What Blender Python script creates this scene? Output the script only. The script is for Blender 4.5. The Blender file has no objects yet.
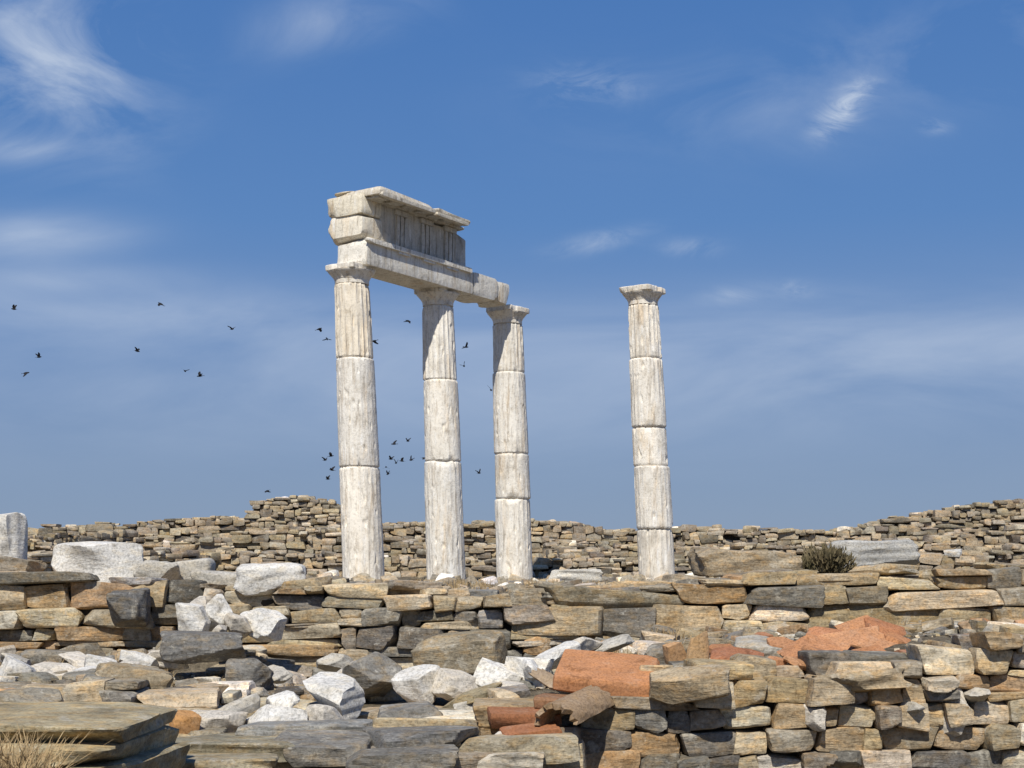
import bpy, math, random
import numpy as np
from mathutils import Vector, noise as mn
rng=np.random.default_rng(11); R=random.Random(5)
F=1500.0; HZ=575.0
def at(px,py,d): return np.array([(px-512)/F*d, d, (HZ-py)/F*d])
def zz(py,d): return (HZ-py)/F*d
scene=bpy.context.scene

# ---------------------------------------------------------------- node helpers
class NT:
    def __init__(s,nt): s.nt=nt; nt.nodes.clear()
    def n(s,t,**kw):
        nd=s.nt.nodes.new(t)
        for k,v in kw.items(): setattr(nd,k,v)
        return nd
    def l(s,a,b): s.nt.links.new(a,b)
    def setin(s,sock,v):
        if hasattr(v,'links') or isinstance(v,bpy.types.NodeSocket): s.l(v,sock)
        else: sock.default_value=v
    def math(s,op,a,b=0.0,c=None,clamp=False):
        nd=s.n('ShaderNodeMath',operation=op); nd.use_clamp=clamp
        s.setin(nd.inputs[0],a); s.setin(nd.inputs[1],b)
        if c is not None: s.setin(nd.inputs[2],c)
        return nd.outputs[0]
    def vm(s,op,a,b):
        nd=s.n('ShaderNodeVectorMath',operation=op)
        s.setin(nd.inputs[0],a)
        if op=='SCALE': s.setin(nd.inputs['Scale'],b)
        else: s.setin(nd.inputs[1],b)
        return nd.outputs[0]
    def noise(s,vec,scale,detail=6,rough=.6,dist=0.0):
        nd=s.n('ShaderNodeTexNoise'); s.l(vec,nd.inputs['Vector'])
        nd.inputs['Scale'].default_value=scale; nd.inputs['Detail'].default_value=detail
        nd.inputs['Roughness'].default_value=rough; nd.inputs['Distortion'].default_value=dist
        return nd.outputs['Fac']
    def rng(s,v,a,b,c,d,smooth=False):
        nd=s.n('ShaderNodeMapRange'); nd.clamp=True
        if smooth: nd.interpolation_type='SMOOTHSTEP'
        s.setin(nd.inputs[0],v)
        for i,x in enumerate((a,b,c,d)): nd.inputs[1+i].default_value=x
        return nd.outputs[0]
    def mix(s,f,a,b,bt='MIX'):
        nd=s.n('ShaderNodeMix',data_type='RGBA',blend_type=bt)
        s.setin(nd.inputs[0],f); s.setin(nd.inputs[6],a); s.setin(nd.inputs[7],b)
        return nd.outputs[2]
    def bump(s,h,strength,dist,prev=None):
        nd=s.n('ShaderNodeBump'); s.l(h,nd.inputs['Height'])
        nd.inputs['Strength'].default_value=strength; nd.inputs['Distance'].default_value=dist
        if prev is not None: s.l(prev,nd.inputs['Normal'])
        return nd.outputs['Normal']

def finish(N,col,nrm,rough=.9,spec=.2):
    b=N.n('ShaderNodeBsdfPrincipled'); o=N.n('ShaderNodeOutputMaterial')
    N.setin(b.inputs['Base Color'],col); N.setin(b.inputs['Roughness'],rough)
    b.inputs['Specular IOR Level'].default_value=spec
    if nrm is not None: N.l(nrm,b.inputs['Normal'])
    N.l(b.outputs[0],o.inputs[0])

def rock_mat(name,strat=1.0,lich=.5,contrast=1.0,scale=1.0,bumpd=1.0,gain=1.0,warm=(1.32,1.06,.72,1)):
    m=bpy.data.materials.new(name); m.use_nodes=True; N=NT(m.node_tree)
    tc=N.n('ShaderNodeTexCoord').outputs['Object']
    a=N.n('ShaderNodeAttribute',attribute_name='Col')
    off=N.n('ShaderNodeCombineXYZ'); N.l(N.math('MULTIPLY',a.outputs['Alpha'],37.0),off.inputs[0]); N.l(N.math('MULTIPLY',a.outputs['Alpha'],-21.0),off.inputs[2])
    v=N.vm('ADD',tc,off.outputs[0]); v=N.vm('SCALE',v,scale)
    vs=N.vm('MULTIPLY',v,(1,1,2.2)); vst=N.vm('MULTIPLY',v,(1.3,1.3,11))
    n1=N.noise(vs,3.2,9,.68,.4); n2=N.noise(vs,11,7,.65); n3=N.noise(v,55,5,.7); n4=N.noise(vst,3.0,6,.7,.3); n5=N.noise(v,6,8,.7,.6); n6=N.noise(v,19,6,.7,.3)
    c=N.vm('SCALE',a.outputs['Color'],gain)
    k=contrast
    f=N.rng(n1,.3,.7,1-.5*k,1+.4*k); c=N.vm('SCALE',c,f)
    f=N.rng(n4,.3,.7,1-.25*k*strat,1+.2*k*strat); c=N.vm('SCALE',c,f)
    c=N.mix(N.rng(n2,.47,.64,0,.7),c,N.mix(1.0,c,warm,'MULTIPLY'))
    c=N.mix(N.rng(n5,.55,.63,0,lich),c,(.47,.435,.355,1))
    c=N.mix(N.rng(n6,.60,.66,0,lich*.9),c,(.50,.48,.42,1))
    c=N.mix(N.rng(n5,.42,.34,0,.6),c,N.mix(1.0,c,(.38,.35,.31,1),'MULTIPLY'))
    c=N.mix(N.rng(n6,.40,.33,0,.5*k),c,N.mix(1.0,c,(.42,.38,.33,1),'MULTIPLY'))
    f=N.rng(n3,.32,.55,.55,1.06); c=N.vm('SCALE',c,f)
    b=N.bump(n1,.5,.04*bumpd); b=N.bump(n4,.5*strat+.05,.02*bumpd,b); b=N.bump(n2,.6,.015*bumpd,b); b=N.bump(n3,.45,.007*bumpd,b)
    finish(N,c,b,.92,.15); return m

M_SCHIST=rock_mat('schist_stone',gain=1.38)
M_FAR=rock_mat('distant_schist',scale=.5,strat=.4,lich=.4,bumpd=1.2,gain=1.36)
M_WHITE=rock_mat('white_marble_rock',strat=.25,lich=.1,contrast=.5,gain=1.0,bumpd=.9,warm=(1.08,1.0,.86,1))
M_TERRA=rock_mat('terracotta',strat=.05,lich=.12,contrast=.4,scale=1.5,bumpd=.3,warm=(1.1,1.02,.85,1))

def marble_mat(name,gain=1.0,stain=1.0,bd=1.0):
    m=bpy.data.materials.new(name); m.use_nodes=True; N=NT(m.node_tree)
    tc=N.n('ShaderNodeTexCoord').outputs['Object']
    a=N.n('ShaderNodeAttribute',attribute_name='Col')
    off=N.n('ShaderNodeCombineXYZ'); N.l(N.math('MULTIPLY',a.outputs['Alpha'],37.0),off.inputs[0]); N.l(N.math('MULTIPLY',a.outputs['Alpha'],17.0),off.inputs[2])
    v=N.vm('ADD',tc,off.outputs[0]); vs=N.vm('MULTIPLY',v,(5,5,.75)); vt=N.vm('MULTIPLY',v,(11,11,.9))
    n1=N.noise(vs,1.3,8,.65,.5); n2=N.noise(vs,3.2,8,.7,.3); n3=N.noise(v,4,8,.7,.3); n4=N.noise(v,28,6,.7); n5=N.noise(v,1.6,6,.6); n6=N.noise(vt,1.6,7,.65,.4); n7=N.noise(v,2.4,9,.72,.5)
    c=N.vm('SCALE',a.outputs['Color'],gain)
    c=N.vm('SCALE',c,N.rng(n5,.3,.7,.86,1.1))
    c=N.mix(N.rng(n1,.53,.67,0,.55*stain),c,N.mix(1.0,c,(.95,.77,.55,1),'MULTIPLY'))
    c=N.mix(N.rng(n6,.55,.62,0,.6*stain),c,N.mix(1.0,c,(.60,.54,.47,1),'MULTIPLY'))
    c=N.mix(N.rng(n2,.55,.64,0,.65*stain),c,N.mix(1.0,c,(.5,.47,.44,1),'MULTIPLY'))
    c=N.mix(N.rng(n7,.53,.62,0,.5*stain),c,N.mix(1.0,c,(.66,.63,.58,1),'MULTIPLY'))
    c=N.mix(N.rng(n3,.57,.66,0,.5*stain),c,N.mix(1.0,c,(.5,.45,.38,1),'MULTIPLY'))
    c=N.mix(N.rng(n2,.44,.36,0,.65),c,(.84,.825,.785,1))
    c=N.vm('SCALE',c,N.rng(n4,.33,.48,.72,1.0))
    b=N.bump(n6,.35,.015*bd); b=N.bump(n2,.3,.015*bd,b); b=N.bump(n3,.45,.03*bd,b); b=N.bump(n4,.45,.012*bd,b)
    finish(N,c,b,.8,.25); return m
M_MARBLE=marble_mat('weathered_marble',1.36,.95)
M_ENT=marble_mat('weathered_marble_entablature',1.24,1.0,1.4)

def ground_mat():
    m=bpy.data.materials.new('dry_soil'); m.use_nodes=True; N=NT(m.node_tree)
    v=N.n('ShaderNodeTexCoord').outputs['Object']
    n1=N.noise(v,.8,8,.7); n2=N.noise(v,9,8,.75); n3=N.noise(v,45,5,.7)
    c=N.mix(N.rng(n1,.35,.65,0,1),(.17,.135,.09,1),(.28,.235,.165,1))
    c=N.vm('SCALE',c,N.rng(n2,.3,.7,.5,1.35)); c=N.vm('SCALE',c,N.rng(n3,.35,.65,.6,1.3))
    b=N.bump(n2,1,.05); b=N.bump(n3,.8,.02,b)
    finish(N,c,b,1,.1); return m
M_GROUND=ground_mat()
def plain_mat(name,c1,c2,sc=8,rough=.9):
    m=bpy.data.materials.new(name); m.use_nodes=True; N=NT(m.node_tree)
    v=N.n('ShaderNodeTexCoord').outputs['Object']; n=N.noise(v,sc,5,.6)
    c=N.mix(N.rng(n,.35,.65,0,1),c1,c2); finish(N,c,N.bump(n,.4,.02),rough,.1); return m
M_CORE=plain_mat('wall_core_earth_shaded',(.035,.028,.02,1),(.08,.062,.042,1),12)  # earth fill behind the stones, colour darkened to paint in deep joint shade
M_BIRD=plain_mat('dark_feathers',(.012,.012,.014,1),(.03,.03,.034,1),30,.7)
M_GRASS=plain_mat('dry_grass',(.30,.20,.10,1),(.45,.34,.19,1),20)
M_BUSH=plain_mat('olive_scrub',(.08,.07,.035,1),(.22,.175,.10,1),9)

# ---------------------------------------------------------------- mesh helpers
def build(name,V,Fc,C,mat,sharp=32,smooth=True,parent=None):
    me=bpy.data.meshes.new(name); V=np.asarray(V,dtype=np.float32); Fc=np.asarray(Fc,dtype=np.int32)
    k=Fc.shape[1]
    me.vertices.add(len(V)); me.vertices.foreach_set('co',V.ravel())
    me.loops.add(Fc.size); me.loops.foreach_set('vertex_index',Fc.ravel())
    me.polygons.add(len(Fc)); me.polygons.foreach_set('loop_start',np.arange(0,Fc.size,k,dtype=np.int32))
    me.update(calc_edges=True); me.validate()
    if C is not None:
        at_=me.color_attributes.new('Col','FLOAT_COLOR','POINT'); at_.data.foreach_set('color',np.asarray(C,dtype=np.float32).ravel())
    if smooth:
        me.polygons.foreach_set('use_smooth',np.ones(len(me.polygons),dtype=bool))
        if sharp: me.set_sharp_from_angle(angle=math.radians(sharp))
    me.materials.append(mat)
    ob=bpy.data.objects.new(name,me); scene.collection.objects.link(ob)
    if parent: ob.parent=parent
    return ob
_T={}
def tmpl(nx,ny,nz):
    key=(nx,ny,nz)
    if key in _T: return _T[key]
    idx={};P=[];Fs=[]
    def vid(i,j,k):
        q=(i,j,k)
        if q not in idx: idx[q]=len(P); P.append((2*i/nx-1,2*j/ny-1,2*k/nz-1))
        return idx[q]
    for i in range(nx):
        for j in range(ny):
            Fs.append([vid(i,j,0),vid(i,j+1,0),vid(i+1,j+1,0),vid(i+1,j,0)])
            Fs.append([vid(i,j,nz),vid(i+1,j,nz),vid(i+1,j+1,nz),vid(i,j+1,nz)])
    for i in range(nx):
        for k in range(nz):
            Fs.append([vid(i,0,k),vid(i+1,0,k),vid(i+1,0,k+1),vid(i,0,k+1)])
            Fs.append([vid(i,ny,k),vid(i,ny,k+1),vid(i+1,ny,k+1),vid(i+1,ny,k)])
    for j in range(ny):
        for k in range(nz):
            Fs.append([vid(0,j,k),vid(0,j,k+1),vid(0,j+1,k+1),vid(0,j+1,k)])
            Fs.append([vid(nx,j,k),vid(nx,j+1,k),vid(nx,j+1,k+1),vid(nx,j,k+1)])
    _T[key]=(np.array(P),np.array(Fs)); return _T[key]
def rotm(rx,ry,rz):
    cx,sx,cy,sy,cz,sz=math.cos(rx),math.sin(rx),math.cos(ry),math.sin(ry),math.cos(rz),math.sin(rz)
    X=np.array([[1,0,0],[0,cx,-sx],[0,sx,cx]]);Y=np.array([[cy,0,sy],[0,1,0],[-sy,0,cy]]);Z=np.array([[cz,-sz,0],[sz,cz,0],[0,0,1]])
    return Z@Y@X
class Col:
    def __init__(s): s.V=[];s.F=[];s.C=[];s.o=0
    def add(s,P,Fs,col,al=None):
        s.V.append(P); s.F.append(Fs+s.o); s.o+=len(P)
        c=np.empty((len(P),4)); c[:,:3]=col; c[:,3]=rng.random() if al is None else al; s.C.append(c)
    def done(s,name,mat,sharp=32,parent=None):
        return build(name,np.vstack(s.V),np.vstack(s.F),np.vstack(s.C),mat,sharp,True,parent)
def stone(C,c,size,rot=(0,0,0),col=(.3,.3,.3),n=4,k=9,cuts=4,nz=.05,skew=.08,cutr=(.72,.95)):
    T,Fs=tmpl(*( (n,n,n) if isinstance(n,int) else n))
    P=T/ (np.abs(T)**k).sum(1,keepdims=True)**(1.0/k)
    a=rng.uniform(-skew,skew,6)
    P=P.copy()
    P[:,0]+=a[0]*P[:,2]+a[5]*P[:,1]; P[:,2]*=1+a[1]*P[:,0]*1.6; P[:,0]*=1+a[2]*P[:,2]; P[:,1]*=1+a[3]*P[:,0]; P[:,2]+=a[4]*P[:,0]*.6
    for _ in range(cuts):
        v=rng.normal(size=3); v/=np.linalg.norm(v); d=P@v; off=d.max()*rng.uniform(*cutr)
        P-=np.outer(np.maximum(d-off,0),v)
    if nz>0:
        for i in range(5):
            fr=rng.normal(size=3)*(1.6+1.5*i); ph=rng.uniform(0,6.3); dr=rng.normal(size=3)
            P+=np.outer(np.sin(P@fr+ph),dr)*nz/(1.4+i*.9)*.6
    P=P*(np.asarray(size)/2)
    P=P@rotm(*rot).T+np.asarray(c)
    C.add(P,Fs,col)

PAL_D=[((.26,.215,.145),5),((.21,.185,.145),4),((.165,.155,.135),3),((.33,.28,.20),3.5),((.27,.195,.12),1.4),((.12,.112,.097),1.2),((.40,.36,.29),1.4),((.20,.198,.183),2)]
PAL_R=[((.29,.23,.145),5),((.22,.187,.14),3.5),((.16,.147,.127),2.4),((.36,.30,.205),4),((.28,.195,.115),1.8),((.42,.37,.29),1.5),((.12,.11,.094),1.0)]
PAL_FAR=[((.28,.235,.165),4),((.23,.20,.155),3),((.33,.285,.215),3),((.19,.168,.135),2),((.38,.345,.28),.8),((.13,.115,.095),.5)]
PAL_W=[((.60,.56,.49),3),((.50,.45,.37),2),((.64,.62,.58),2)]
PAL_MIX=PAL_D+[((.48,.44,.37),1.8),((.31,.18,.10),.25)]
def pick(pal):
    w=np.array([p[1] for p in pal]); c=np.array(pal[rng.choice(len(pal),p=w/w.sum())][0])
    return c*rng.uniform(.8,1.2)*np.array([rng.uniform(.98,1.05),1,rng.uniform(.92,1.03)])

def masonry(C,p0,p1,zb,top,thick=.5,band=(.14,.30),seg=(.18,.62),pal=PAL_D,n=4,core=None,back=True,wav=.025,relief=.03,big=.12,fit=1.0,split=.42):
    p0=np.array(p0,float);p1=np.array(p1,float); d=p1-p0; L=np.hypot(*d); d/=L; nr=np.array([d[1],-d[0]])
    ang=math.atan2(d[1],d[0])
    for side in ((0,1) if back else (0,)):
        z=zb; ph=rng.uniform(0,6,3)
        mx=max(top(s) for s in np.linspace(0,L,60))
        while z<mx:
            bh=rng.uniform(*band); s=-rng.uniform(0,.3)
            while s<L:
                sl=rng.uniform(*seg)
                if rng.random()<big: sl*=1.6
                t=top(min(max(s+sl/2,0),L)); h=min(bh,t-z+rng.uniform(-.03,.05))
                if h>.045 and z<t-.02:
                    r=rng.random()
                    if h>.2: k=1 if r<.4 else (2 if r<.85 else 3)
                    elif h>.12: k=1 if r<.62 else 2
                    else: k=1
                    cuts=np.sort(rng.uniform(.25,.75,k-1)) if k>1 else []
                    if k==3: cuts=np.array([rng.uniform(.25,.4),rng.uniform(.6,.75)])
                    ed=[0,*cuts,1]
                    for i in range(k):
                        hh=(ed[i+1]-ed[i])*h; zc=z+(ed[i]+ed[i+1])/2*h
                        q=2 if (rng.random()<split and sl>2.2*hh and sl>.2) else 1
                        sp=[0,rng.uniform(.25,.75),1] if q==2 else [0,1]
                        for j in range(q):
                            l=(sp[j+1]-sp[j])*sl; sc=s+(sp[j]+sp[j+1])/2*sl
                            w=wav*(math.sin(sc*2.1+ph[0]+z*2)+.6*math.sin(sc*5.3+ph[1]+z*5))
                            dep=thick*rng.uniform(.42,.6); o=(1 if side==0 else -1)*(thick/2-dep/2)+(rng.normal()*relief)
                            c2=p0+d*sc+nr*o
                            stone(C,(c2[0],c2[1],zc+w),(l*rng.uniform(.98,1.06)*fit,dep,hh*rng.uniform(.97,1.09)*fit),
                                (rng.normal()*.05,rng.normal()*.03,ang+rng.normal()*.05),pick(pal),n=n,k=rng.uniform(10,28),cuts=5,nz=.045,skew=.12,cutr=(.76,.97))
                s+=sl
            z+=bh
    if core is not None:
        m=max(8,int(L/.25)); sv=np.linspace(.06,L-.06,m); V=[];Fc=[]
        for i,s in enumerate(sv):
            t=top(s)-.09
            for o in (thick/2-.11,-(thick/2-.11)):
                c2=p0+d*s+nr*o; V+= [(c2[0],c2[1],zb-.2),(c2[0],c2[1],max(t,zb-.1))]
            if i:
                a=4*(i-1); b=4*i
                Fc+=[[a,b,b+1,a+1],[a+1,b+1,b+3,a+3],[a+3,b+3,b+2,a+2]]
        e=4*(m-1); Fc+=[[0,1,3,2],[e,e+2,e+3,e+1]]
        core.add(np.array(V),np.array(Fc),(1,1,1))
def edge(pts,d):
    X=[(p[0]-512)/F*d for p in pts]; Z=[zz(p[1],d) for p in pts]; return X,Z

# ---------------------------------------------------------------- terrain
def hf(x,y):
    a=float(np.interp(x,[-2.6,-2.2,-1.9,-.6,-.1,.4,.75,1.0,2,3.2],[-.64,-.64,-.70,-.70,-.65,-.60,-.52,-.48,-.43,-.34]))
    b=float(np.interp(x,[-2.6,-2.2,-1.0,-.1,.4,.75,1.0,2,3.2],[-.66,-.70,-.92,-.78,-.62,-.52,-.46,-.43,-.38]))
    t=float(np.interp(y,[8.6,10.0],[0,1])); return a*(1-t)+b*t
def hgt(x,y):
    nz=.03*mn.noise(Vector((x*1.7,y*1.7,0)))+.02*mn.noise(Vector((x*5,y*5,3)))
    near=float(np.interp(y,[3,6.8],[-1.6,-1.12]))
    ledge=float(np.interp(y,[6.75,6.95],[0,1]))*(1-float(np.interp(x,[-.3,-.1],[0,1])))
    base=near*(1-ledge)+(-.86)*ledge
    yt=8.1 if x<-.25 else 7.5
    t=float(np.interp(y,[yt-.1,yt+.1],[0,1]))
    z=base*(1-t)+hf(x,y)*t
    z+=t*.24*math.exp(-((x+1.95)/.40)**2-((y-10.55)/.4)**2)
    z+=t*.09*math.exp(-((x-1.95)/.5)**2-((y-8.7)/.7)**2)
    t2=float(np.interp(y,[11.05,11.25],[0,1]))
    far=float(np.interp(y,[11,26,33,40,46,60,200,1000],[-.15,-.15,.02,.35,.5,-1,-6,-6]))
    if y>12: nz*=2
    if y>80: nz=0
    return z*(1-t2)+far*t2+nz
xs=np.concatenate([[-3000,-800,-200,-80,-50],np.linspace(-40,-8,40)[:-1],np.linspace(-8,8,130),np.linspace(8,40,40)[1:],[50,80,200,800,3000]])
ys=np.concatenate([[-3000,-300,-50,-10],np.linspace(0,6.5,20)[:-1],np.linspace(6.5,12,90),np.linspace(12,60,110)[1:],[80,120,200,500,1500,4000]])
V=[(x,y,hgt(x,y)) for y in ys for x in xs]; nx=len(xs)
Fc=[[j*nx+i,j*nx+i+1,(j+1)*nx+i+1,(j+1)*nx+i] for j in range(len(ys)-1) for i in range(nx-1)]
build('ground',V,Fc,None,M_GROUND,None)

def wall_obj(name,segs,mat=M_SCHIST):
    C=Col();K=Col()
    for a in segs:
        masonry(C,core=K,**a)
    ob=C.done(name,mat,28); K.done('earth_core',M_CORE,None,ob); return ob

# ---------------------------------------------------------------- distant ruined walls
def rough_top(X,Z,x0,amp=.06,seed=0):
    def f(s):
        x=x0+s
        return float(np.interp(x,X,Z))+amp*mn.noise(Vector((x*1.6,seed,0)))+amp*.5*mn.noise(Vector((x*5,seed+5,0)))
    return f
FW=dict(thick=.7,band=(.10,.22),seg=(.14,.48),pal=PAL_FAR,n=3,relief=.05,fit=1.0,wav=.04)
P1=[(-200,530),(0,527),(100,526),(180,521),(248,518),(256,503),(290,498),(338,501),(344,512),(362,524),(420,524),(440,530),(490,521),(540,521),(600,528),(650,532),(700,526),(770,531),(840,531),(870,524),(900,518),(950,510),(975,504),(1024,503),(1300,512)]
X,Z=edge(P1,40); wall_obj('ruined_stone_wall',[dict(p0=(-19,40),p1=(21,40),zb=.2,top=rough_top(X,Z,-19,.07,1),**FW)],M_FAR)
P2=[(-200,545),(0,540),(60,545),(120,548),(200,541),(260,530),(300,527),(345,532),(400,543),(470,548),(540,540),(600,548),(690,549),(760,545),(830,551),(900,541),(960,534),(1024,528),(1300,530)]
X,Z=edge(P2,36); wall_obj('ruined_stone_wall',[dict(p0=(-17,36),p1=(19,36),zb=0,top=rough_top(X,Z,-17,.12,2),**FW)],M_FAR)
P3=[(-200,556),(0,551),(100,560),(190,555),(300,553),(380,558),(480,563),(560,556),(640,565),(700,560),(760,566),(850,562),(930,556),(1024,546),(1300,545)]
X,Z=edge(P3,31); wall_obj('ruined_stone_wall',[dict(p0=(-15,31),p1=(17,31),zb=-.1,top=rough_top(X,Z,-15,.12,3),**FW)],M_FAR)
for (a,b,t0,t1) in [((-9,24.5),(-6.2,31),.28,.5),((5.5,27),(8.2,36),.15,.9),((-13,33),(-10,40),.7,1.2),((1.6,31.5),(.6,39.5),.45,1.0),((8.5,20),(13,24),.28,.5)]:
    L=math.dist(a,b); f=rough_top([0,L],[t0,t1],0,.12,a[0])
    wall_obj('ruined_stone_wall',[dict(p0=a,p1=b,zb=-.15,top=f,**FW)],M_FAR)

C=Col()
for _ in range(1300):
    y=rng.uniform(12,44); x=rng.uniform(-.42,.42)*y; s=rng.uniform(.08,.34) if y>20 else rng.uniform(.05,.16)
    stone(C,(x,y,hgt(x,y)+s*.15),(s,s*rng.uniform(.6,1),s*rng.uniform(.35,.7)),(rng.normal()*.3,rng.normal()*.3,rng.uniform(0,3)),pick(PAL_FAR if rng.random()<.88 else PAL_W),n=3)
for (yy,Pp) in ((40,P1),(36,P2),(31,P3)):
    X,Z=edge(Pp,yy)
    for _ in range(90):
        x=rng.uniform(-.4,.4)*yy; s=rng.uniform(.12,.36)
        stone(C,(x,yy+rng.uniform(-.25,.25),np.interp(x,X,Z)+s*.04),(s,s*.8,s*rng.uniform(.25,.5)),(rng.normal()*.12,rng.normal()*.12,rng.uniform(0,3)),pick(PAL_FAR if rng.random()<.9 else PAL_W),n=3)
C.done('rubble_field',M_FAR)

# ---------------------------------------------------------------- main terrace wall
PB=[(-300,572),(0,573),(60,580),(150,582),(240,590),(300,584),(360,586),(410,586),(425,592),(520,597),(560,595),(640,592),(700,584),(760,576),(830,578),(900,572),(960,566),(1024,567),(1400,565)]
X,Z=edge(PB,10.95)
wall_obj('terrace_stone_wall',[
 dict(p0=(-6,11.2),p1=(.3,11.2),zb=-1.05,top=rough_top(X,Z,-6,.02,4),thick=.5,band=(.11,.19),seg=(.18,.56),pal=PAL_D,n=8,big=.15,split=.3,wav=.018),
 dict(p0=(.3,11.2),p1=(6,11.2),zb=-.95,top=rough_top(X,Z,.3,.02,5),thick=.5,band=(.13,.21),seg=(.26,.68),pal=PAL_R,n=9,big=.2,split=.22,wav=.015)])
PC=[(400,722),(480,716),(560,704),(655,694),(665,672),(780,670),(840,670),(900,664),(960,650),(1024,636),(1300,620)]
X,Z=edge(PC,7.3)
wall_obj('retaining_stone_wall',[
 dict(p0=(-.2,7.5),p1=(4.5,7.5),zb=-1.35,top=rough_top(X,Z,-.2,.015,6),thick=.5,band=(.07,.16),seg=(.08,.32),pal=PAL_R+[((.48,.44,.37),1.0),((.14,.13,.115),3.0)],n=10,big=.12,wav=.018,relief=.028)])
X,Z=edge([(-300,688),(0,690),(170,694),(250,706),(480,706),(560,700)],7.9)
wall_obj('retaining_stone_wall',[
 dict(p0=(-4.5,8.1),p1=(-.1,8.1),zb=-1.1,top=rough_top(X,Z,-4.5,.03,7),thick=.5,band=(.09,.18),seg=(.14,.46),pal=PAL_D,n=9,wav=.018,split=.3)])
X,Z=edge([(-300,745),(170,742),(300,738),(420,735),(560,745)],6.8)
wall_obj('retaining_stone_wall',[
 dict(p0=(-2.2,7.0),p1=(-.05,7.0),zb=-1.3,top=rough_top(X,Z,-2.2,.02,8),thick=.5,band=(.09,.18),seg=(.2,.55),pal=PAL_D,n=10,wav=.015,split=.3)])

# ---------------------------------------------------------------- rubble on the fills
C=Col()
def scat(cnt,xr,yr,sr,pal,n=4,flat=(.3,.6),ex=None,pw=2):
    for _ in range(cnt):
        x=rng.uniform(*xr);y=rng.uniform(*yr);s=sr[0]+(sr[1]-sr[0])*rng.random()**pw
        if ex and any(a<x<b and c<y<d for a,b,c,d in ex) and s>.06: s=.045
        h=s*rng.uniform(*flat)
        stone(C,(x,y,hgt(x,y)+h*.28),(s,s*rng.uniform(.5,.95),h),(rng.normal()*.15,rng.normal()*.15,rng.uniform(0,3.1)),pick(pal),n=n,k=14,cuts=8,cutr=(.6,.92),nz=.035)
EXT=[(1.2,2.75,7.6,9.8),(.1,1.4,7.3,8.6)]
scat(900,(-4.2,-.2),(8.1,11.0),(.03,.30),PAL_MIX,6,(.22,.45),None,3)
scat(1100,(-.3,4.2),(7.6,11.0),(.03,.28),PAL_MIX,6,(.22,.45),EXT,3)
scat(260,(-3,-.1),(6.9,8),(.04,.36),PAL_D+[((.48,.44,.38),1.0)],7,(.2,.4))
scat(500,(-5,5),(11.3,14),(.04,.2),PAL_MIX,4)
scat(70,(-4.2,-2.2),(10.3,11.0),(.15,.38),PAL_D,7)
C.done('rubble_pile',M_SCHIST,25)

C=Col(); X,Z=edge(PB,11.1)
for _ in range(40):
    x=rng.uniform(-4.6,4.6); s=rng.uniform(.15,.5)
    stone(C,(x,11.2+rng.uniform(-.1,.2),np.interp(x,X,Z)+.0),(s,s*.7,s*rng.uniform(.14,.24)),(rng.normal()*.06,rng.normal()*.05,rng.normal()*.4),pick(PAL_R if x>0 else PAL_D),n=8,k=14,cuts=6)
C.done('capstones',M_SCHIST,26)

# ---------------------------------------------------------------- individual stones
def hero(name,x0,x1,y0,y1,d,col,dep=None,mat=M_WHITE,k=6,cuts=9,nz=.08,rot=None,n=16,cutr=(.6,.9),pal=None,sharp=24):
    c=at((x0+x1)/2,(y0+y1)/2,d); w=(x1-x0)/F*d; h=(y1-y0)/F*d; dep=dep or w*.75
    C=Col(); stone(C,c,(w*1.08,dep,h*1.1),rot or (rng.normal()*.08,rng.normal()*.06,rng.normal()*.15),col,n=n,k=k,cuts=cuts,nz=nz,cutr=cutr)
    return C.done(name,mat,sharp)
W1=(.66,.635,.58);W2=(.58,.53,.45);W3=(.47,.44,.38)
for a in [(55,138,545,588,11.5,W1),(-22,22,518,578,11.5,W1),(238,300,565,592,11.15,W1),(138,176,562,584,11.4,W3),(170,212,560,584,11.6,W3),
          (196,240,572,590,11.3,W3)]:
    hero('marble_boulder',*a,cuts=12,k=7,cutr=(.68,.95),rot=(.05,rng.normal()*.05,rng.normal()*.15))
hero('marble_block',828,911,542,567,15,(.42,.41,.38),dep=.5,cuts=5,k=10,mat=M_WHITE,rot=(0,-.03,.1),cutr=(.8,.95))
hero('marble_block',553,598,570,583,23,(.60,.57,.5),dep=.4,cuts=2,k=14,rot=(0,0,.2))
hero('stone_block',699,790,551,574,11.6,(.27,.22,.15),dep=.45,mat=M_SCHIST,cuts=6,k=14,rot=(.02,.03,.05),cutr=(.75,.95))
hero('stone_block',0,42,560,577,11.4,(.20,.17,.13),dep=.3,mat=M_SCHIST,cuts=5,k=10)
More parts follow.
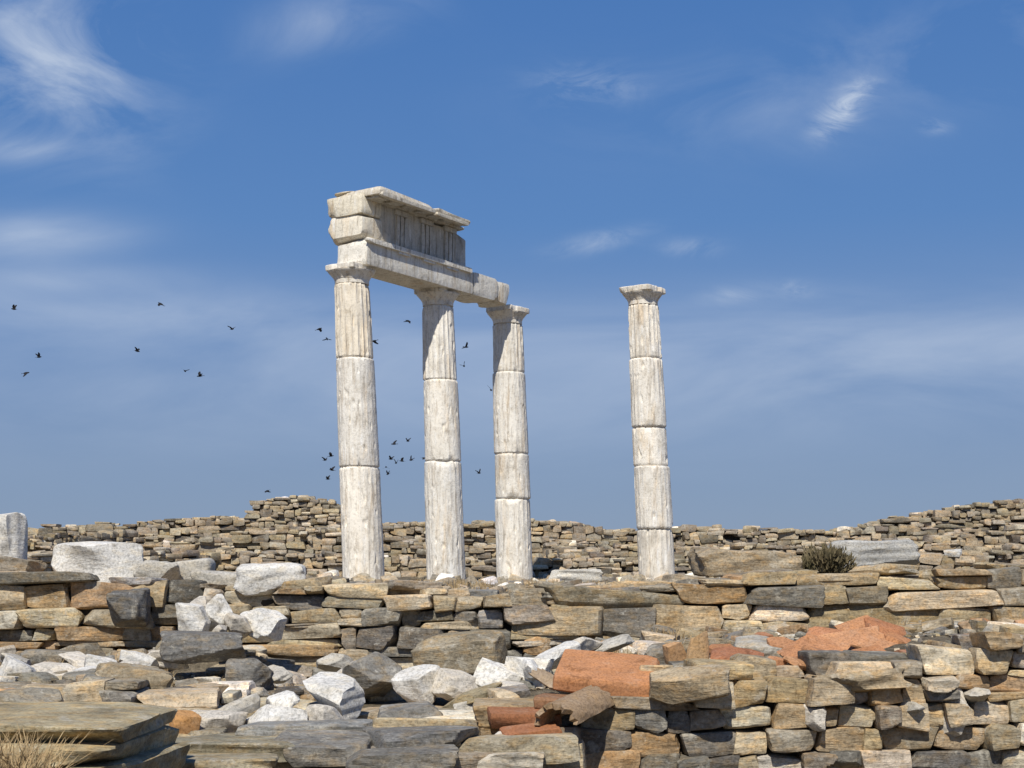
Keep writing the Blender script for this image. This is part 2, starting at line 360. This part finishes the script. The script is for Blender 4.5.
for a in [(176,214,606,636,10.3,W1),(202,232,598,628,10.45,W1),(226,250,616,638,10.3,W2),(246,283,613,640,10.35,W1),(212,228,626,642,10.2,W2),(190,206,600,612,10.5,W2),
          (0,40,663,690,9.0,W1),(36,76,664,686,9.2,W2),(70,96,668,684,9.1,W1),(84,120,658,676,9.5,W1),(112,134,662,678,9.4,W2),(122,158,652,670,9.7,W1),(150,184,650,668,9.75,W2),(60,110,655,668,9.9,W2),(2,30,655,666,9.9,W3),
          (243,308,700,741,7.5,W1),(294,372,680,707,7.75,W1),(196,242,712,739,7.5,W2),(303,342,706,730,7.5,W2),(270,292,694,712,7.7,W1),
          (402,442,668,699,8.15,W1),(436,482,671,700,8.1,W2),(480,514,664,697,8.15,W1),(512,548,652,690,8.2,W1),(538,580,646,668,8.6,W1),(556,604,640,655,8.9,W2),(500,530,684,702,7.9,W2),(588,630,640,652,9,W3),
          (318,350,655,672,9.6,W3),(262,290,668,682,9.3,W3),(460,486,700,715,7.8,W3),(480,520,742,760,6.9,W2),(330,362,668,680,9.0,W2),(524,540,660,676,8.1,W1),(228,246,700,714,7.6,W3),
          (798,822,702,728,7.3,W2),(938,956,692,734,7.3,W2),(962,986,688,704,7.3,W3),(896,914,706,718,7.3,W3)]:
    hero('marble_rock',*a,dep=.25,k=9,cuts=16,nz=.06,rot=(rng.normal()*.2,rng.normal()*.28,rng.normal()*.6),cutr=(.56,.9),sharp=20)
G1=(.17,.16,.14);G2=(.13,.125,.115);T1=(.27,.215,.14)
for a in [(345,400,656,698,8.3,G1),(166,240,634,660,9.8,G2),(112,146,592,626,10.75,G2),(736,792,640,668,8.3,(.28,.26,.22)),(652,724,668,700,7.25,T1),
          (420,500,636,672,10.7,(.2,.17,.12)),(232,270,660,690,9,G1),(820,900,670,692,7.3,T1),(100,166,668,700,8.3,(.22,.18,.12)),(0,60,690,712,7.6,(.2,.18,.14))]:
    hero('schist_boulder',*a,dep=.34,mat=M_SCHIST,k=12,cuts=10)
for (x0,x1,y0,y1,d,col,dp) in [(170,300,738,758,6.9,(.19,.17,.12),.6),(285,372,736,760,6.85,G1,.5),(372,470,728,748,6.95,G2,.6),(350,450,748,768,6.6,(.15,.14,.12),.5),(165,270,756,775,6.5,(.22,.19,.13),.5),(430,500,748,770,6.9,(.24,.2,.15),.5),(380,440,706,728,7.5,G1,.4),(480,540,752,772,6.8,(.38,.34,.27),.35),(520,575,728,748,7.1,(.16,.14,.12),.3)]:
    hero('schist_slab',x0,x1,y0,y1,d,col,dep=dp,mat=M_SCHIST,k=18,cuts=10,nz=.05,n=(24,14,10),rot=(rng.normal()*.05,rng.normal()*.04,rng.normal()*.22),cutr=(.68,.93))
C=Col()
for i,(z0,z1,o) in enumerate([(-.615,-.535,0),(-.70,-.605,-.03),(-.83,-.69,.05),(-1.0,-.82,0),(-1.3,-.98,.05)]):
    stone(C,(-2.14+o*.5,5.85-o*.3,(z0+z1)/2),(1.47,.95,(z1-z0)*1.08),(0,.012*(i%2),-.03+rng.normal()*.02),np.array((.29,.245,.155))*(1 if i%2 else .92),n=(56,34,12),k=24,cuts=10,nz=.025,skew=.04,cutr=(.82,.96))
C.done('bedrock_slab',M_SCHIST,22)

# ---------------------------------------------------------------- terracotta
def slab(name,c,size,rot,col,k=22,cuts=3,nz=.012,n=(14,12,5),cutr=(.82,.95)):
    C=Col(); stone(C,c,size,rot,np.array(col)*np.array((1.0,1.0,.88)),n=n,k=k,cuts=cuts,nz=nz,skew=.05,cutr=cutr); return C.done(name,M_TERRA,30)
slab('terracotta_tile',at(607,674,7.55),(.50,.46,.085),(math.radians(15),math.radians(5),-.16),(.46,.22,.12),cuts=3,k=30,nz=.008,n=(24,22,6))
slab('terracotta_brick',at(524,718,7.2),(.34,.2,.075),(.1,.02,.1),(.31,.14,.08))
slab('terracotta_brick',at(530,738,7.0),(.28,.2,.10),(.1,-.12,.2),(.34,.15,.085),cuts=6)
slab('terracotta_brick',at(184,722,7.3),(.13,.12,.09),(.2,.1,.5),(.48,.26,.12),cuts=6)
slab('terracotta_brick',at(566,703,7.3),(.3,.18,.06),(.05,.05,-.2),(.25,.14,.09),cuts=6)
for (px,py,d,s,r,c) in [(699,652,7.75,(.12,.06,.18),(.15,.1,.3),(.54,.36,.22)),(676,657,7.8,(.12,.07,.11),(.2,-.3,.2),(.48,.29,.17)),(737,662,7.75,(.27,.22,.045),(.28,.12,-.2),(.32,.14,.085)),(722,655,7.95,(.16,.14,.05),(.25,-.1,.4),(.38,.18,.1)),
    (808,654,7.95,(.32,.26,.045),(.42,-.2,.4),(.43,.21,.12)),(848,645,8.2,(.34,.28,.045),(.5,-.22,-.3),(.48,.25,.15)),(832,661,7.75,(.26,.2,.04),(.35,.18,.7),(.39,.195,.115)),(885,633,8.6,(.24,.2,.05),(.45,.22,.1),(.38,.17,.095)),
    (876,648,8.05,(.25,.2,.045),(.4,.3,-.5),(.45,.23,.135)),(864,662,7.75,(.24,.18,.045),(.3,-.15,.1),(.38,.18,.1)),(786,650,8.2,(.20,.14,.05),(.4,0,.1),(.42,.21,.12)),(898,646,8.1,(.17,.14,.05),(.3,.35,.1),(.42,.2,.11)),(760,641,9.0,(.14,.1,.04),(.2,0,.5),(.36,.17,.1)),
    (908,659,7.7,(.14,.1,.05),(.2,0,.1),(.33,.15,.09)),(800,667,7.6,(.18,.12,.045),(.3,.1,.9),(.46,.25,.15)),(858,634,8.6,(.22,.18,.05),(.5,-.25,.2),(.42,.21,.12)),(826,640,8.4,(.22,.16,.05),(.4,.15,-.4),(.41,.19,.11)),(844,668,7.55,(.12,.08,.04),(.3,.1,-.4),(.5,.30,.19)),(776,666,7.6,(.10,.07,.04),(.3,.1,.4),(.44,.22,.13)),(890,664,7.6,(.10,.08,.04),(.3,.1,.8),(.47,.25,.15))]:
    slab('terracotta_shard',at(px,py-4,d),s,r,c,cuts=9,k=20,nz=.018,n=(14,12,4),cutr=(.55,.88))
def roof_tile(c,r,L,th,rot,col,a0=0,a1=180):
    na,nl=22,14; V=[];Fq=[]
    for s,rr in ((0,r),(1,r-th)):
        for i in range(nl+1):
            for j in range(na+1):
                a=math.radians(a0+(a1-a0)*j/na); l=(i/nl-.5)*L
                if i in(0,nl): l+=.018*math.sin(j*1.7+s)+.012*math.sin(j*.6)
                q=rr*(1-.08*i/nl)+.003*math.sin(j*2+i)
                V.append((q*math.cos(a),l,q*math.sin(a)))
    m=(nl+1)*(na+1); g=lambda s,i,j:s*m+i*(na+1)+j
    for i in range(nl):
        for j in range(na):
            Fq+=[[g(0,i,j),g(0,i,j+1),g(0,i+1,j+1),g(0,i+1,j)],[g(1,i,j),g(1,i+1,j),g(1,i+1,j+1),g(1,i,j+1)]]
        Fq+=[[g(0,i,0),g(0,i+1,0),g(1,i+1,0),g(1,i,0)],[g(0,i,na),g(1,i,na),g(1,i+1,na),g(0,i+1,na)]]
    for j in range(na):
        Fq+=[[g(0,0,j),g(1,0,j),g(1,0,j+1),g(0,0,j+1)],[g(0,nl,j),g(0,nl,j+1),g(1,nl,j+1),g(1,nl,j)]]
    P=np.array(V)@rotm(*rot).T+np.asarray(c); K=Col(); K.add(P,np.array(Fq),col); return K.done('curved_roof_tile',M_TERRA,30)
roof_tile(at(576,716,7.12),.11,.40,.025,(.16,-.1,-.55),(.30,.21,.13))
roof_tile(at(548,692,7.55),.09,.26,.022,(.25,.3,.5),(.36,.27,.18),10,150)

# ---------------------------------------------------------------- columns
U=np.array([.597,.802]); Vv=np.array([.802,-.597]); GA=math.atan2(U[1],U[0])
def column(x,y,zb,zt,rb,rt,lean,drums,ab=.30,seed=0,warmtop=0):
    rs=np.random.default_rng(seed); na=200; Ht=zt-zb; zs=[];info=[]
    edges=[0]+drums+[Ht-.30]
    for di in range(len(edges)-1):
        a,b=edges[di],edges[di+1]; m=max(6,int((b-a)/.025)); fd=1.15 if di==len(edges)-2 else rs.choice([.15,.4,.6])
        off=rs.normal(size=2)*.007; tint=rs.uniform(.90,1.04); th=rs.normal()*.05; rr=rs.normal()*.005
        warm=rs.uniform(0,.7)+(warmtop if di==len(edges)-2 else 0)
        for i in range(m+1):
            t=i/m; e=min(t*(b-a),(1-t)*(b-a)); g=-.018*max(0,1-e/.014)
            zs.append(a+(b-a)*min(max(t,.002),.998)); info.append((fd,off,tint,th,rr+g,warm,0,di,e))
    for (dz,rf,sq) in [(.298,.985,0),(.26,.985,0),(.228,1.0,0),(.222,1.03,0),(.210,1.04,0),(.19,1.09,0),(.16,1.18,0),(.13,1.28,0),(.108,1.35,0),(.098,1.36,0),(.094,0,.99),(.085,0,1.02),(.05,0,1.03),(.015,0,1.03),(.004,0,1.0),(0,0,.94),(0,0,.5),(0,0,.02)]:
        zs.append(Ht-dz); info.append((0,np.zeros(2),.96,0,(rf,sq),.4,1,99,1))
    V=[];C=[]
    for z,(fd,off,tint,th,rr,warm,cap,di,e) in zip(zs,info):
        t=z/Ht; R0=rb+(rt-rb)*t+.010*math.sin(math.pi*min(t,1))
        al=(di*.37+seed*.13)%1
        w=np.array((.61,.58,.52))*tint; w=w*(1-warm*np.array((.0,.05,.13)))
        jn=max(0,1-e/.10)
        for j in range(na):
            a=2*math.pi*j/na+th
            p=Vector((math.cos(a)*1.0+seed*7,math.sin(a)*1.0,z*1.2+di*3))
            n1=mn.noise(p*1.6); n2=mn.noise(p*5.0); n3=mn.noise(p*15)
            if not cap:
                fl=math.sin(math.pi*((j*20/na)%1.0)); wear=min(1,max(0,.6+1.8*n1))
                r=R0+rr-.019*fd*fl*wear+.007*n1+.004*n2+.002*n3
                pj=mn.noise(Vector((math.cos(a)*1.6+seed*3,math.sin(a)*1.6,round(z/ .8)*5)))
                r-=jn*.09*max(0,pj-.12)
                if n2>.40: r-=.08*(n2-.40)
            else:
                rf,sq=rr
                if sq:
                    aa=a-GA; r=sq*ab/((abs(math.cos(aa))**9+abs(math.sin(aa))**9)**(1/9)); r+= -.09*max(0,n1-.05)-.03*max(0,n2) if sq>.9 else 0
                else: r=rt*rf+.003*n1-.03*max(0,n2-.25)
            V.append((x+off[0]+r*math.cos(a)-lean*z,y+off[1]+r*math.sin(a),zb+z+ (.003*n2 if not cap else .006*n1)))
            C.append((*w,al))
    nr=len(zs); Fq=[[i*na+j,i*na+(j+1)%na,(i+1)*na+(j+1)%na,(i+1)*na+j] for i in range(nr-1) for j in range(na)]
    return build('marble_column',V,Fq,C,M_MARBLE,38)
cols=[(363.5,23.5,.039,266,[1.78,3.48],.325,.272,1,1.1),(446.5,25.2,.031,289,[2.0,3.36],.32,.262,2,0),(516,26.75,.033,308,[1.45,2.25,3.7],.325,.262,3,0),(657.5,25.2,.052,288,[.87,1.92,2.57,3.72],.305,.25,4,0)]
for (px,d,ln,ty,dr,rb,rt,sd,wt) in cols:
    x=(px-512)/F*d; column(x,d,-.1,zz(ty,d),rb,rt,ln,dr,.30,sd,wt)
C=Col(); c1=np.array([-2.35,23.5]); c3=np.array([.08,26.75]); c4=np.array([2.44,25.2])
def course(a,b,ext):
    d=(b-a);L=np.hypot(*d);d/=L; s=-ext
    while s<L+ext:
        l=rng.uniform(.6,1.1); p=a+d*(s+l/2)
        stone(C,(p[0],p[1],-.18),(l*.98,.72,.17),(0,rng.normal()*.01,math.atan2(d[1],d[0])+rng.normal()*.01),np.array((.42,.39,.33))*rng.uniform(.8,1.1),n=(8,6,3),k=18,cuts=3,nz=.012,skew=.02,cutr=(.88,.98)); s+=l
course(c1,c3,2.5); course(c3+(c4-c3)*.18,c4,.0); course(c4,c4+(c4-c3),0)
C.done('stylobate',M_WHITE)

# ---------------------------------------------------------------- entablature
ent=bpy.data.objects.new('marble_entablature',None); scene.collection.objects.link(ent)
O=np.array([-2.53,23.5])
def eb(name,u0,u1,v0,v1,z0,z1,col=(.52,.48,.40),k=26,cuts=3,nz=.01,res=.07,cutr=(.9,.98),skew=.01,tilt=0):
    uc,vc=(u0+u1)/2,(v0+v1)/2; p=O+U*uc+Vv*vc; sl=-.026
    n=(max(3,min(56,int((u1-u0)/res))),max(3,min(16,int((v1-v0)/res))),max(3,min(14,int((z1-z0)/.05))))
    C=Col(); stone(C,(p[0],p[1],(z0+z1)/2+sl*uc),(u1-u0,v1-v0,z1-z0),(0,-sl+tilt,GA),col,n=n,k=k,cuts=cuts,nz=nz,skew=skew,cutr=cutr)
    return C.done(name,M_ENT,30,ent)
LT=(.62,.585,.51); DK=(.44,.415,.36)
eb('architrave_block',-.08,2.62,-.22,.40,4.81,5.22,LT,k=30,cuts=5,nz=.012)
eb('architrave_block_far',2.64,3.32,-.22,.39,4.81,5.20,LT,cuts=5,cutr=(.84,.97))
eb('architrave_broken_end',3.335,3.68,-.2,.37,4.81,5.18,LT,cuts=7,k=18,cutr=(.8,.95),nz=.02)
eb('taenia',-.10,2.55,.36,.455,5.15,5.225,LT,cuts=4)
eb('frieze_end_block',-.10,.42,-.42,.34,5.225,5.62,(.62,.57,.47),k=14,cuts=9,nz=.02,cutr=(.82,.95))
eb('frieze_end_block_top',-.12,.35,-.44,.36,5.60,5.93,(.60,.545,.43),k=14,cuts=8,nz=.02,cutr=(.84,.96))
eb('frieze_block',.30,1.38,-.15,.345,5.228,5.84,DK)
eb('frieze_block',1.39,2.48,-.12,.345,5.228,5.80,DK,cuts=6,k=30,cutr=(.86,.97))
for uc in (.80,1.42,2.02):
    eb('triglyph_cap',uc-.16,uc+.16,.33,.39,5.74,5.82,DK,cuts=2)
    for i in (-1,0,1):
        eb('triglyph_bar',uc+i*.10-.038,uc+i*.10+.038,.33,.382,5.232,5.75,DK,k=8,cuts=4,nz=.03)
    eb('regula',uc-.15,uc+.15,.39,.44,5.11,5.155,LT,cuts=3)
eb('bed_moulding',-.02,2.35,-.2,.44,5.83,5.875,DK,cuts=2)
eb('cornice',-.06,1.30,-.40,.68,5.872,5.985,(.52,.47,.38),k=22,cuts=9,nz=.02,cutr=(.85,.97))
eb('cornice',1.31,2.22,-.25,.66,5.868,5.965,(.46,.42,.34),k=18,cuts=9,nz=.025,cutr=(.84,.96))
eb('cornice_lip',-.04,1.28,.60,.70,5.84,5.90,(.52,.48,.4),cuts=5)
eb('cornice_lip',1.32,2.15,.58,.68,5.83,5.885,(.5,.46,.38),cuts=5)
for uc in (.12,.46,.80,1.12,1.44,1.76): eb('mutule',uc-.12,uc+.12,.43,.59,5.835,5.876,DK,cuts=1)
eb('cornice_top_rubble',-.05,.9,-.35,.1,5.975,6.03,(.45,.40,.30),k=8,cuts=6,cutr=(.7,.9))

# ---------------------------------------------------------------- vegetation
def leaves(name,c,r,cnt,size,mat,up=False):
    V=[];Fq=[]
    for i in range(cnt):
        v=rng.normal(size=3); v/=np.linalg.norm(v); rad=rng.random()**.5
        lump=.75+.35*mn.noise(Vector(v*2.2+np.array(c)))*2
        p=np.array(c)+v*np.array(r)*rad*lump; p[2]=max(p[2],c[2]-r[2]*.6)
        a=rng.normal(size=3); a/=np.linalg.norm(a)
        if up: a=a*.5+np.array([0,0,1])+v*.6
        b=np.cross(a,rng.normal(size=3)); b/=np.linalg.norm(b); s=size*rng.uniform(.5,1.4); w=s*.28
        o=len(V); V+=[p-b*w,p+a*s*.5-b*w*.8,p+a*s,p+b*w]; Fq.append([o,o+1,o+2,o+3])
    return build(name,V,Fq,None,mat,None,False)
leaves('scrub_bush',tuple(at(828,564,11.75)),(.24,.17,.14),2800,.03,M_BUSH,True)
leaves('scrub_bush',tuple(at(803,569,11.75)),(.12,.11,.09),900,.026,M_BUSH,True)
def grass(name,pts,h,mat,cnt,spread):
    V=[];Fq=[]
    for c in pts:
        for i in range(cnt):
            b=np.array([c[0]+rng.normal()*spread,c[1]+rng.normal()*spread,c[2]]); hh=h*rng.uniform(.4,1.1); l=rng.normal(size=2)*.35*hh; w=.0025
            o=len(V); q1=b+np.array([l[0]*.3,l[1]*.3,hh*.55]); q2=b+np.array([l[0],l[1],hh*.95])
            V+=[b-[w,0,0],b+[w,0,0],q1+[w*.8,0,0],q1-[w*.8,0,0],q2+[w*.2,0,0],q2-[w*.2,0,0]]; Fq+=[[o,o+1,o+2,o+3],[o+3,o+2,o+4,o+5]]
    return build(name,V,Fq,None,mat,None,False)
grass('dry_grass',[(-1.62,5.0,-.78),(-1.72,5.05,-.78),(-1.60,4.95,-.80),(-1.68,4.9,-.80)],.27,M_GRASS,130,.04)
pts=[]
for _ in range(34):
    x=rng.uniform(-4,4); y=rng.uniform(8.2,10.9)
    if 1.1<x<2.8 and y<10: continue
    pts.append((x,y,hgt(x,y)))
for _ in range(110):
    y=rng.uniform(11.5,34); x=rng.uniform(-.36,.36)*y; pts.append((x,y,hgt(x,y)))
grass('dry_grass',pts,.10,M_GRASS,40,.05)

# ---------------------------------------------------------------- birds
B=[(14,309),(39,357),(26,373),(161,304),(137,351),(232,329),(185,371),(200,376),(319,329),(327,339),(374,341),(408,321),(466,347),(464,366),(491,390),(325,460),(332,470),(328,479),(394,444),(408,441),(391,459),(396,463),(402,461),(411,460),(386,467),(388,474),(479,473),(267,491),(424,458),(331,456)]
for i,(px,py) in enumerate(B):
    d=rng.uniform(72,88)*(1 if py<400 else 1.15); c=at(px,py,d); yaw=rng.uniform(0,6.28); fl=rng.choice([-.6,.5,.9,1.1])+rng.normal()*.1; C=Col()
    V=[];Fq=[]; prof_=[(-.17,.004),(-.13,.02),(-.06,.042),(.02,.05),(.08,.04),(.115,.028),(.14,.03),(.16,.02),(.185,.003)]
    for (l,r) in prof_:
        for j in range(8): a=j*math.pi/4; V.append((l,r*math.cos(a),r*math.sin(a)))
    for a in range(len(prof_)-1):
        for j in range(8): Fq.append([a*8+j,a*8+(j+1)%8,(a+1)*8+(j+1)%8,(a+1)*8+j])
    for sgn in (1,-1):
        o=len(V); st=[(0,.02,.07,-.07),(.11,.02+.0,.085,-.07),(.2,.02,.05,-.085),(.28,.0,-.02,-.09)]
        for q,(s,_,f,b) in enumerate(st):
            z=.02+math.sin(fl)*s*(1 if q<2 else .8); yy=sgn*math.cos(fl)*s+sgn*.02
            V+=[(f,yy,z),(b,yy,z-.004)]
        for q in range(3): Fq.append([o+2*q,o+2*q+1,o+2*q+3,o+2*q+2])
    o=len(V); V+=[(-.14,.015,0),(-.14,-.015,0),(-.25,-.05,.005),(-.25,.05,.005)]; Fq.append([o,o+1,o+2,o+3])
    P=np.array(V)*1.0@rotm(rng.normal()*.3,rng.normal()*.2,yaw).T+c
    C.add(P,np.array(Fq),(1,1,1)); C.done('bird',M_BIRD,None)

# ---------------------------------------------------------------- light, sky
EL=math.radians(50); AZ=math.radians(192)
sd=Vector((math.sin(AZ)*math.cos(EL),math.cos(AZ)*math.cos(EL),math.sin(EL)))
L=bpy.data.lights.new('sun','SUN'); L.energy=5.0; L.angle=math.radians(.5); L.color=(1,.955,.87)
lo=bpy.data.objects.new('sun',L); lo.rotation_euler=sd.to_track_quat('Z','Y').to_euler(); scene.collection.objects.link(lo)
w=bpy.data.worlds.new('World'); scene.world=w; w.use_nodes=True; N=NT(w.node_tree)
sky=N.n('ShaderNodeTexSky'); sky.sky_type='NISHITA'; sky.sun_disc=False; sky.sun_elevation=EL; sky.sun_rotation=AZ; sky.air_density=1.0; sky.dust_density=.3; sky.ozone_density=3
tc=N.n('ShaderNodeTexCoord').outputs['Generated']; sp=N.n('ShaderNodeSeparateXYZ'); N.l(tc,sp.inputs[0])
yy=N.math('MAXIMUM',sp.outputs[1],.08); u=N.math('DIVIDE',sp.outputs[0],yy); v=N.math('DIVIDE',sp.outputs[2],yy)
ramp=N.n('ShaderNodeValToRGB'); N.l(N.rng(sp.outputs[2],0,.6,0,1),ramp.inputs[0])
def s2l(c): return tuple(((x/255)/12.92 if x/255<.04045 else ((x/255+.055)/1.055)**2.4) for x in c)
stops=[(0,(121,143,176)),(.12,(117,141,179)),(.25,(109,140,187)),(.38,(86,130,188)),(.62,(70,118,183)),(1,(52,98,168))]
r=ramp.color_ramp
for i,(p,c) in enumerate(stops):
    e=r.elements[i] if i<2 else r.elements.new(p)
    e.position=p; e.color=(*s2l(c),1)
base=N.vm('SCALE',ramp.outputs[0],10.0)
base=N.mix(.88,sky.outputs[0],base)
uv=N.n('ShaderNodeCombineXYZ'); N.l(u,uv.inputs[0]); N.l(v,uv.inputs[1])
uvs=N.vm('MULTIPLY',uv.outputs[0],(1,1.8,1)); n1=N.noise(uvs,6,10,.6,1.2); n2=N.noise(N.vm('MULTIPLY',uv.outputs[0],(1,4,1)),3.5,8,.55,.6)
n3=N.noise(uvs,16,10,.65,1.5)
dens=None
def ell(px,py,rx,ry,amp,ang=0,lo=.42,hi=.7,nn=None):
    global dens
    cu,cv=(px-512)/F,(HZ-py)/F; ca,sa=math.cos(ang),math.sin(ang)
    du=N.math('SUBTRACT',u,cu); dv=N.math('SUBTRACT',v,cv)
    a=N.math('ADD',N.math('MULTIPLY',du,ca*F/rx),N.math('MULTIPLY',dv,sa*F/rx)); b=N.math('ADD',N.math('MULTIPLY',du,-sa*F/ry),N.math('MULTIPLY',dv,ca*F/ry))
    d2=N.math('ADD',N.math('MULTIPLY',a,a),N.math('MULTIPLY',b,b)); g=N.math('POWER',2.718,N.math('MULTIPLY',d2,-1.0))
    x=N.math('MULTIPLY',g,N.rng(nn if nn else n1,lo,hi,0,amp))
    dens=x if dens is None else N.math('ADD',dens,x)
ell(50,60,100,70,.85,-.5,.44,.72); ell(10,148,45,14,.6,0,.33,.7); ell(25,238,90,22,.75,.05,.25,.7,n2); ell(60,278,110,14,.4,0,.3,.7,n2)
ell(845,108,32,14,1.2,.75,.36,.62,n3); ell(590,86,50,18,.4,0,.42,.7,n3); ell(598,242,44,9,.4,.2,.36,.66,n3); ell(690,247,28,9,.35,0,.36,.66,n3); ell(730,296,30,9,.3,.1,.36,.66,n3); ell(795,290,20,8,.35,0,.36,.66,n3); ell(936,127,14,7,.4,0,.35,.6,n3)
ell(335,18,80,30,.4,.2,.42,.72,n1); ell(960,50,190,50,.2,.2,.42,.72,n1); ell(700,110,160,50,.15,0,.4,.7,n1)
ell(180,315,330,30,.42,-.03,.3,.7,n2); ell(860,345,360,45,.5,.03,.3,.68,n2); ell(500,395,700,60,.36,0,.28,.68,n2)
dens=N.math('MINIMUM',dens,.7)
c=N.mix(dens,base,(6.0,6.8,8.0,1))
bg=N.n('ShaderNodeBackground'); bg.inputs['Strength'].default_value=.1; N.l(c,bg.inputs[0]); o=N.n('ShaderNodeOutputWorld'); N.l(bg.outputs[0],o.inputs[0])

# ---------------------------------------------------------------- camera
cam=bpy.data.cameras.new('camera'); cam.sensor_width=36; cam.lens=F/1024*36; cam.shift_y=(HZ-384)/1024; cam.clip_end=10000
co=bpy.data.objects.new('camera',cam); co.rotation_euler=(math.pi/2,0,0); scene.collection.objects.link(co); scene.camera=co
scene.view_settings.view_transform='Standard'; scene.view_settings.look='None'; scene.view_settings.exposure=0
